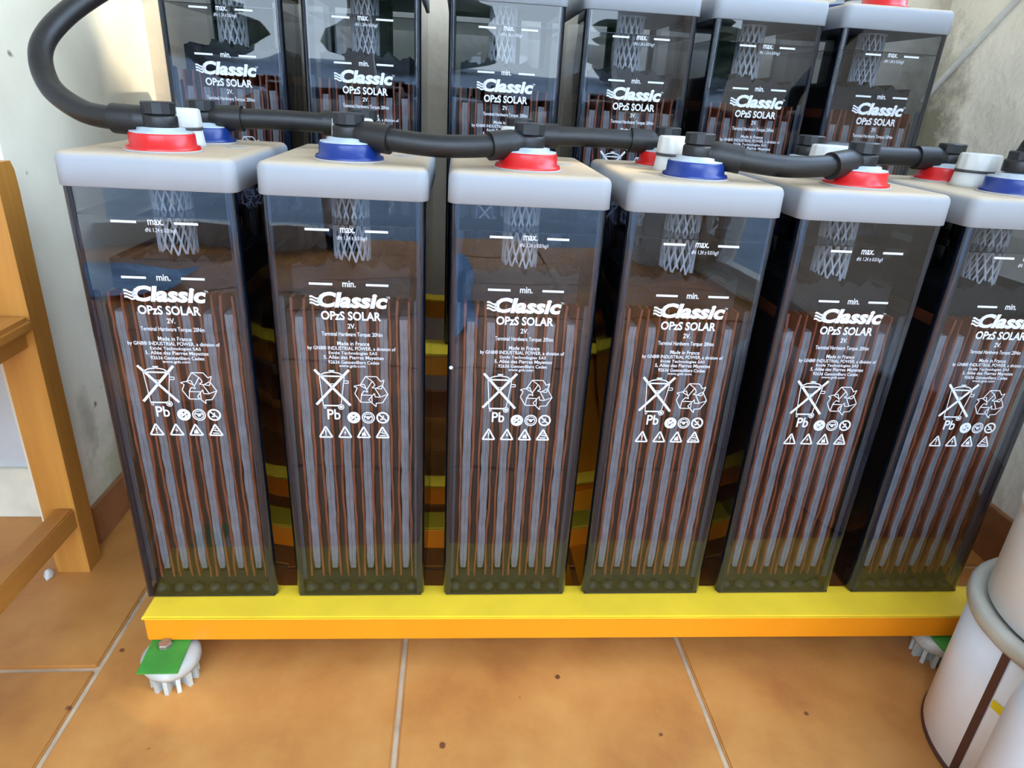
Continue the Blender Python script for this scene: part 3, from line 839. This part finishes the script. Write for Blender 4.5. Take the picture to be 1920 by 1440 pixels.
ZL = 0.484
YT1, YPL, YT2 = 0.050, 0.104, 0.158
def battery_cell(x, y, z, label, group, front):
    t = thing('battery_cell', label, 'battery', (x, y, z), 0, group)
    j = link('jar', jar_me, M['jar'], t)
    tag(link('label_print', print_me, M['print'], j, (0, YJ, 0)), kind='stuff')
    for (cx_, cy2, rz) in ((-JW / 2 + .0065, YJ + .0065, 0), (JW / 2 - .0065, YJ + .0065, PI / 2), (JW / 2 - .0065, YJ + JD - .0065, PI), (-JW / 2 + .0065, YJ + JD - .0065, -PI / 2)):
        link('jar_corner_refraction_shade', corner_me, M['corner'], j, (cx_, cy2, 0), (0, 0, rz))
    for k in range(6):
        link('positive_plate', sleeve_mes[k % 4], M['pos'], t, (pos_x[k], YJ + 0.012, 0))
    for k in range(7):
        link('negative_plate', neg_me, M['neg'], t, (neg_x[k], YJ + 0.016, 0))
    for k in range(6):
        for s, d in ((-1, 0), (1, 3)):
            link('separator', sep_mes[(k * 2 + d) % 6], M['sep'], t, (pos_x[k] + s * 0.0062, YJ + 0.0155, 0))
    for s in (-1, 1):
        link('edge_spacer', spacer_me, M['spacer'], t, (s * 0.0668, YJ + 0.006, 0))
    for k in range(7):
        link('floor_rib', rib_me, M['rib'], t, ((k - 3) * 0.0195, YJ + 0.012, 0))
    link('jar_floor', floor_me, M['sediment'], t)
    link('lead_strap', strap_me, M['strap'], t)
    for yy in (YT1 + 0.012, YT2):
        link('terminal_column', column_me, M['column'], t, (0.006, yy + 0.03 if yy < 0.1 else yy, 0))
    link('strainer_tube', strainer_me, M['mesh'], t, (-0.002, 0.056, 0))
    link('electrolyte_surface', acidtop_me, M['acid_top'], t)
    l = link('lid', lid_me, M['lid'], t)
    link('moulding_mark', mark_me, M['smudge'], l, (0.045, 0.115, ZL))
    back = 'blue' if front == 'red' else 'red'
    for (yy, col) in ((YT1, front), (YT2, back)):
        p = link('terminal', post_me, M['lead'], t, (0, yy, ZL))
        link('terminal_collar', collar_me[col], M[col], p)
        link('collar_seat', ring_me, M['lid'], p)
        link('bolt_cap', cap_me, M['blackcap'], p)
    p = link('vent_plug', plug_me, M['plug'], t, (-0.004, YPL, ZL))
    link('plug_neck', plugbase_me, M['plug'], p)
    link('plug_seal', plugseal_me, M['seal'], p)
    return t

front_x = [0.00215, 0.17048, 0.33937, 0.5056, 0.67369, 0.84563]
back_x = [-0.019, 0.150, 0.33075, 0.50169, 0.66998, 0.84239]
FL = ['front-row battery cell beside the wooden chair, thick cable looping up from its red terminal',
      'second battery cell from the wooden chair in the front row, blue terminal foremost',
      'third front-row battery cell from the wooden chair, white paint fleck on its left edge',
      'fourth battery cell from the wooden chair in the front row, blue terminal foremost',
      'fifth battery cell from the wooden chair in the front row, red terminal foremost',
      'front-row battery cell behind the white buckets, cut by the right picture edge']
BLb = ['upper-row battery cell at the left end, next to the big cable loop',
      'second battery cell from the left in the upper back row',
      'third battery cell from the left in the upper back row',
      'fourth battery cell from the left in the upper back row',
      'fifth battery cell from the left in the upper back row',
      'upper-row battery cell at the right end, its red terminal showing at the top']
cells = []
for i, x in enumerate(front_x):
    cells.append(battery_cell(x, 0.0, ZB, FL[i], 'battery cells in the front row', 'red' if i % 2 == 0 else 'blue'))
for i, x in enumerate(back_x):
    cells.append(battery_cell(x, 0.32, ZB2, BLb[i], 'battery cells in the upper back row', 'blue' if i % 2 == 0 else 'red'))
jar3 = [c for c in cells[2].children if c.name.startswith('jar')][0]
link('paint_fleck', fleck_me, M['plug'], jar3, (-0.0695, YJ, 0.293), (PI / 2, 0, 0))

# ------------------------------------------------------------------ cables
ZT = ZB + ZL + 0.0240                       # height of the cable lugs on the front row
def cable(label, group, path, ra=0.0102, boots=(True, True), name='jumper_cable'):
    t = thing(name, label, 'cable', path[0], 0, group)
    o = Vector(path[0])
    P = [Vector(p) - o for p in path]
    link('cable_sleeve', MB().tube(P, ra, 18).mesh(), M['black'], t)
    for end, on in ((0, boots[0]), (-1, boots[1])):
        if not on: continue
        a = P[0] if end == 0 else P[-1]
        b = P[1] if end == 0 else P[-2]
        d = (b - a).normalized()
        m_ = MB()
        m_.lathe([(0.0, -0.0058), (0.0142, -0.0058), (0.0150, -0.0045), (0.0150, 0.0045), (0.0140, 0.0062), (0.0, 0.0062)], a.x, a.y, 28)
        m_.v = [(x, y, z + a.z) if abs(z) < 0.02 else (x, y, z) for x, y, z in m_.v] if a.z else m_.v
        m_.tube([a + d * 0.006, a + d * 0.02, a + d * 0.042], lambda q: 0.0108 + 0.0022 * min(1, q * 2.2), 18)
        link('terminal_boot', m_.mesh(), M['black'], t)
    return t
gp = 'black jumper cables between neighbouring cells'
def jump(x0, x1, y, label, sag=0.006, bow=0.0):
    d = x1 - x0
    cable(label, gp, [(x0, y, ZT), (x0 + 0.2 * d, y - bow * .6, ZT - sag * .5), (x0 + 0.5 * d, y - bow, ZT - sag), (x0 + 0.8 * d, y - bow * .7, ZT - sag * .6), (x1, y, ZT)])
jump(front_x[1], front_x[2], YT1, 'black jumper cable from the second to the third front cell, nearest the camera', 0.006, 0.020)
jump(front_x[3], front_x[4], YT1, 'black jumper cable from the fourth to the fifth front cell', 0.008, 0.018)
jump(front_x[0], front_x[1], YT2, 'black jumper cable behind the vent plugs of the first two front cells', -0.002)
jump(front_x[2], front_x[3], YT2, 'black jumper cable behind the plugs of the third and fourth front cells', -0.002)
jump(front_x[4], front_x[5], YT2, 'black jumper cable behind the plugs of the last two front cells', 0.0)
cable('thick black cable looping up from the first red terminal to the upper row', None,
      [(front_x[0], YT1, ZT), (-0.040, YT1 + 0.004, ZT + 0.001), (-0.075, 0.068, ZT + 0.006), (-0.112, 0.095, 0.613), (-0.128, 0.125, 0.645), (-0.118, 0.165, 0.678), (-0.092, 0.225, 0.715), (-0.06, 0.30, 0.755), (back_x[0], 0.32 + YT1, ZB2 + ZL + 0.0240)], name='link_cable')
cable('thick black cable rising from the blue terminal at the right edge', None,
      [(front_x[5] - 0.002, YT1, ZT + 0.003), (front_x[5] + 0.008, YT1 - 0.008, ZT + 0.036), (front_x[5] + 0.04, YT1 - 0.002, ZT + 0.10), (front_x[5] + 0.10, 0.10, ZT + 0.21), (1.04, 0.30, ZT + 0.38), (1.09, 0.5, ZT + 0.6), (1.09, 0.55, 1.5)], ra=0.0125, boots=(True, False), name='supply_cable')

# ------------------------------------------------------------------ wooden chair on the left
ch = thing('wooden_chair', 'honey-coloured pine chair at the left edge, partly out of view', 'chair', (-0.42, 0.0, 0.0))
def cpart(name, mbx, m): 
    me = mbx.mesh(); me.transform(Matrix.Translation((0.42, 0, 0)))
    return link(name, me, m, ch)
for x0 in (-0.257, -0.625):
    m_ = MB()
    x1 = x0 + 0.0425
    prof = [(0.0, 0.145, 0.176), (0.3, 0.148, 0.180), (0.50, 0.150, 0.185), (0.522, 0.152, 0.184), (0.532, 0.158, 0.180)]
    vs_ = []
    for (z, ya, yb) in prof:
        vs_ += [(x0, ya, z), (x1, ya, z), (x1, yb, z), (x0, yb, z)]
    fs_ = []
    for i in range(len(prof) - 1):
        for k in range(4):
            j = (k + 1) % 4
            fs_.append((i * 4 + k, i * 4 + j, (i + 1) * 4 + j, (i + 1) * 4 + k))
    fs_ += [(3, 2, 1, 0), tuple((len(prof) - 1) * 4 + k for k in range(4))]
    m_.add(vs_, fs_)
    cpart('back_leg', m_, M['wood'])
    cpart('front_leg', MB().box(x0 + 0.006, x1 - 0.004, -0.195, -0.155, 0, 0.346, 0.002), M['wood'])
    cpart('side_rail', MB().box(x0 + 0.012, x1 - 0.008, -0.16, 0.146, 0.326, 0.348, 0.001), M['wood_y'])
    cpart('stretcher', MB().box(x0 + 0.017, x1 - 0.002, -0.16, 0.1455, 0.073, 0.103, 0.002), M['wood_y'])
cpart('seat', MB().box(-0.632, -0.2085, -0.205, 0.1455, 0.3475, 0.3655, 0.005), M['wood_y'])
cpart('back_slat', MB().box(-0.583, -0.256, 0.158, 0.172, 0.44, 0.51, 0.003), wood('pine slat', (0.44, 0.175, 0.035), (0.62, 0.28, 0.065), 'X'))

# ------------------------------------------------------------------ buckets on the right
def arc_patch(mb, r, a0, a1, z0, z1, n=10):
    for k in range(n):
        b0 = a0 + (a1 - a0) * k / n; b1 = a0 + (a1 - a0) * (k + 1) / n
        mb.add([(r * math.cos(b0), r * math.sin(b0), z0), (r * math.cos(b1), r * math.sin(b1), z0), (r * math.cos(b1), r * math.sin(b1), z1), (r * math.cos(b0), r * math.sin(b0), z1)], [(0, 1, 2, 3)])
    return mb
bx_, by_ = 0.913, -0.172
R0 = 0.112
bk = thing('paint_bucket', 'white bucket with a brown stripe standing in front of the stand', 'bucket', (bx_, by_, 0))
link('body', MB().lathe([(0.0, 0.0035), (R0 - .003, 0.0035), (R0, 0.006), (R0 - 0.001, 0.175), (0.0, 0.175)], n=64).mesh(), M['bucket'], bk)
link('seam_shade_rim', MB().lathe([(0.0, 0.0), (R0 + 0.0008, 0.0), (R0 + 0.0012, 0.0035), (0.0, 0.0036)], n=64).mesh(), M['stripe'], bk)  # brown rim ring holds the shading of the bottom seam in its colour
link('bucket_lid', MB().lathe([(0.0, 0.170), (R0 + 0.003, 0.170), (R0 + 0.005, 0.174), (R0 + 0.005, 0.183), (R0 + 0.002, 0.187), (R0 - 0.006, 0.187), (R0 - 0.009, 0.183), (0.0, 0.183)], n=64).mesh(), M['bucketlid'], bk)
A0 = math.radians(184)
link('stripe', arc_patch(MB(), R0 + 0.0006, A0, A0 + 0.075, 0.004, 0.170, 3).mesh(), M['stripe'], bk)
link('yellow_mark', arc_patch(MB(), R0 + 0.0006, A0 + 0.09, A0 + 0.28, 0.108, 0.118, 5).mesh(), M['yellowprint'], bk)
link('grey_mark', arc_patch(MB(), R0 + 0.0006, A0 + 0.22, A0 + 0.44, 0.040, 0.047, 5).mesh(), M['greyprint'], bk)
link('grey_mark', arc_patch(MB(), R0 + 0.0006, A0 + 0.19, A0 + 0.26, 0.024, 0.032, 3).mesh(), M['greyprint'], bk)
tb = thing('white_tub', 'plain white tub standing on the bucket lid at the right edge', 'tub', (bx_, by_, 0.1832))
R1 = 0.1015
link('body', MB().lathe([(0.0, 0.0), (R1 - 0.004, 0.0), (R1, 0.004), (R1 + 0.0005, 0.100), (R1 + 0.0005, 0.108), (0.0, 0.108)], n=64).mesh(), M['tub'], tb)
link('tub_lid', MB().lathe([(0.0, 0.106), (R1 + 0.0025, 0.106), (R1 + 0.003, 0.116), (R1 - 0.003, 0.120), (0.0, 0.120)], n=64).mesh(), M['bucket'], tb)
bt = thing('white_bottle', 'bluish white plastic bottle in the bottom right corner', 'bottle', (0.781, -0.300, 0))
link('body', MB().lathe([(0.0, 0.0), (0.060, 0.0), (0.064, 0.005), (0.064, 0.19), (0.061, 0.21), (0.05, 0.228), (0.03, 0.238), (0.018, 0.24), (0.0, 0.24)], n=48).mesh(), M['bottle'], bt)
link('bottle_cap', MB().lathe([(0.0, 0.239), (0.022, 0.239), (0.022, 0.258), (0.02, 0.261), (0.0, 0.262)], n=32, flute=(0.24, 0.259, 0.03)).mesh(), M['tub'], bt)
m_ = MB(); arc_patch(m_, 0.0645, math.radians(190), math.radians(193), 0.10, 0.125, 2); arc_patch(m_, 0.0645, math.radians(190), math.radians(203), 0.102, 0.106, 4)
link('navy_mark', m_.mesh(), M['navy'], bt)

# ------------------------------------------------------------------ conduit on the right wall, crumbs on the floor
tag(link('wall_conduit', MB().tube([(XR - 0.003, 0.64, 0.66), (XR - 0.004, 0.607, 0.69), (XR - 0.004, 0.4876, 0.80), (XR - 0.003, 0.30, 0.972), (XR - 0.003, 0.1, 1.15)], 0.0055, 12).mesh(), M['conduit']),
    'white flat conduit running slantwise up the rough white wall', 'conduit')
m_ = MB(); r5 = random.Random(2)
m_.lathe([(0.0, 0.0), (0.007, 0.0), (0.008, 0.004), (0.005, 0.011), (0.0, 0.013)], n=9)
m_.v = [(x * .7 * r5.uniform(.6, 1.2), y * r5.uniform(.6, 1.2), z) for x, y, z in m_.v]
tag(link('plaster_crumb', m_.mesh(), M['plug'], None, (-0.262, 0.135, 0.0)), 'small white crumb of plaster on the tiles by the chair leg', 'crumb')
# blue sheets added behind the viewer only to put blue reflections in the jars
def sheet(name, label, x0, x1, y0, y1, seed):
    r_ = random.Random(seed); nx_, ny_ = 12, 12; top = []
    for a in range(nx_ + 1):
        for b in range(ny_ + 1):
            u, v = a / nx_, b / ny_
            top.append((x0 + (x1 - x0) * u + 0.06 * math.sin(v * 9 + seed) * (x1 - x0), y0 + (y1 - y0) * v + 0.05 * math.sin(u * 7 + seed) * (y1 - y0), 0.004 + 0.012 * (1 + math.sin(u * 8 + seed) * math.sin(v * 10)) + r_.uniform(0, 0.006)))
    q = [(a * (ny_ + 1) + b, (a + 1) * (ny_ + 1) + b, (a + 1) * (ny_ + 1) + b + 1, a * (ny_ + 1) + b + 1) for a in range(nx_) for b in range(ny_)]
    n_ = len(top); m2 = MB().add(top, q, True); m2.add([(x, y, z - 0.0012) for x, y, z in top], [tuple(reversed(f)) for f in q], True)
    tag(link(name, m2.mesh(), plain('blue plastic of added sheets', (0.10, 0.30, 0.62), 0.35)), label, 'plastic sheet')
sheet('added_reflection_sheet', 'rumpled blue plastic sheet added behind the viewer for a blue reflection, near the left side', -0.78, -0.46, -1.28, -0.92, 3)
sheet('added_reflection_sheet', 'narrow strip of blue plastic sheet added right behind the viewer for a blue reflection', 0.21, 0.33, -1.5, -0.75, 5)
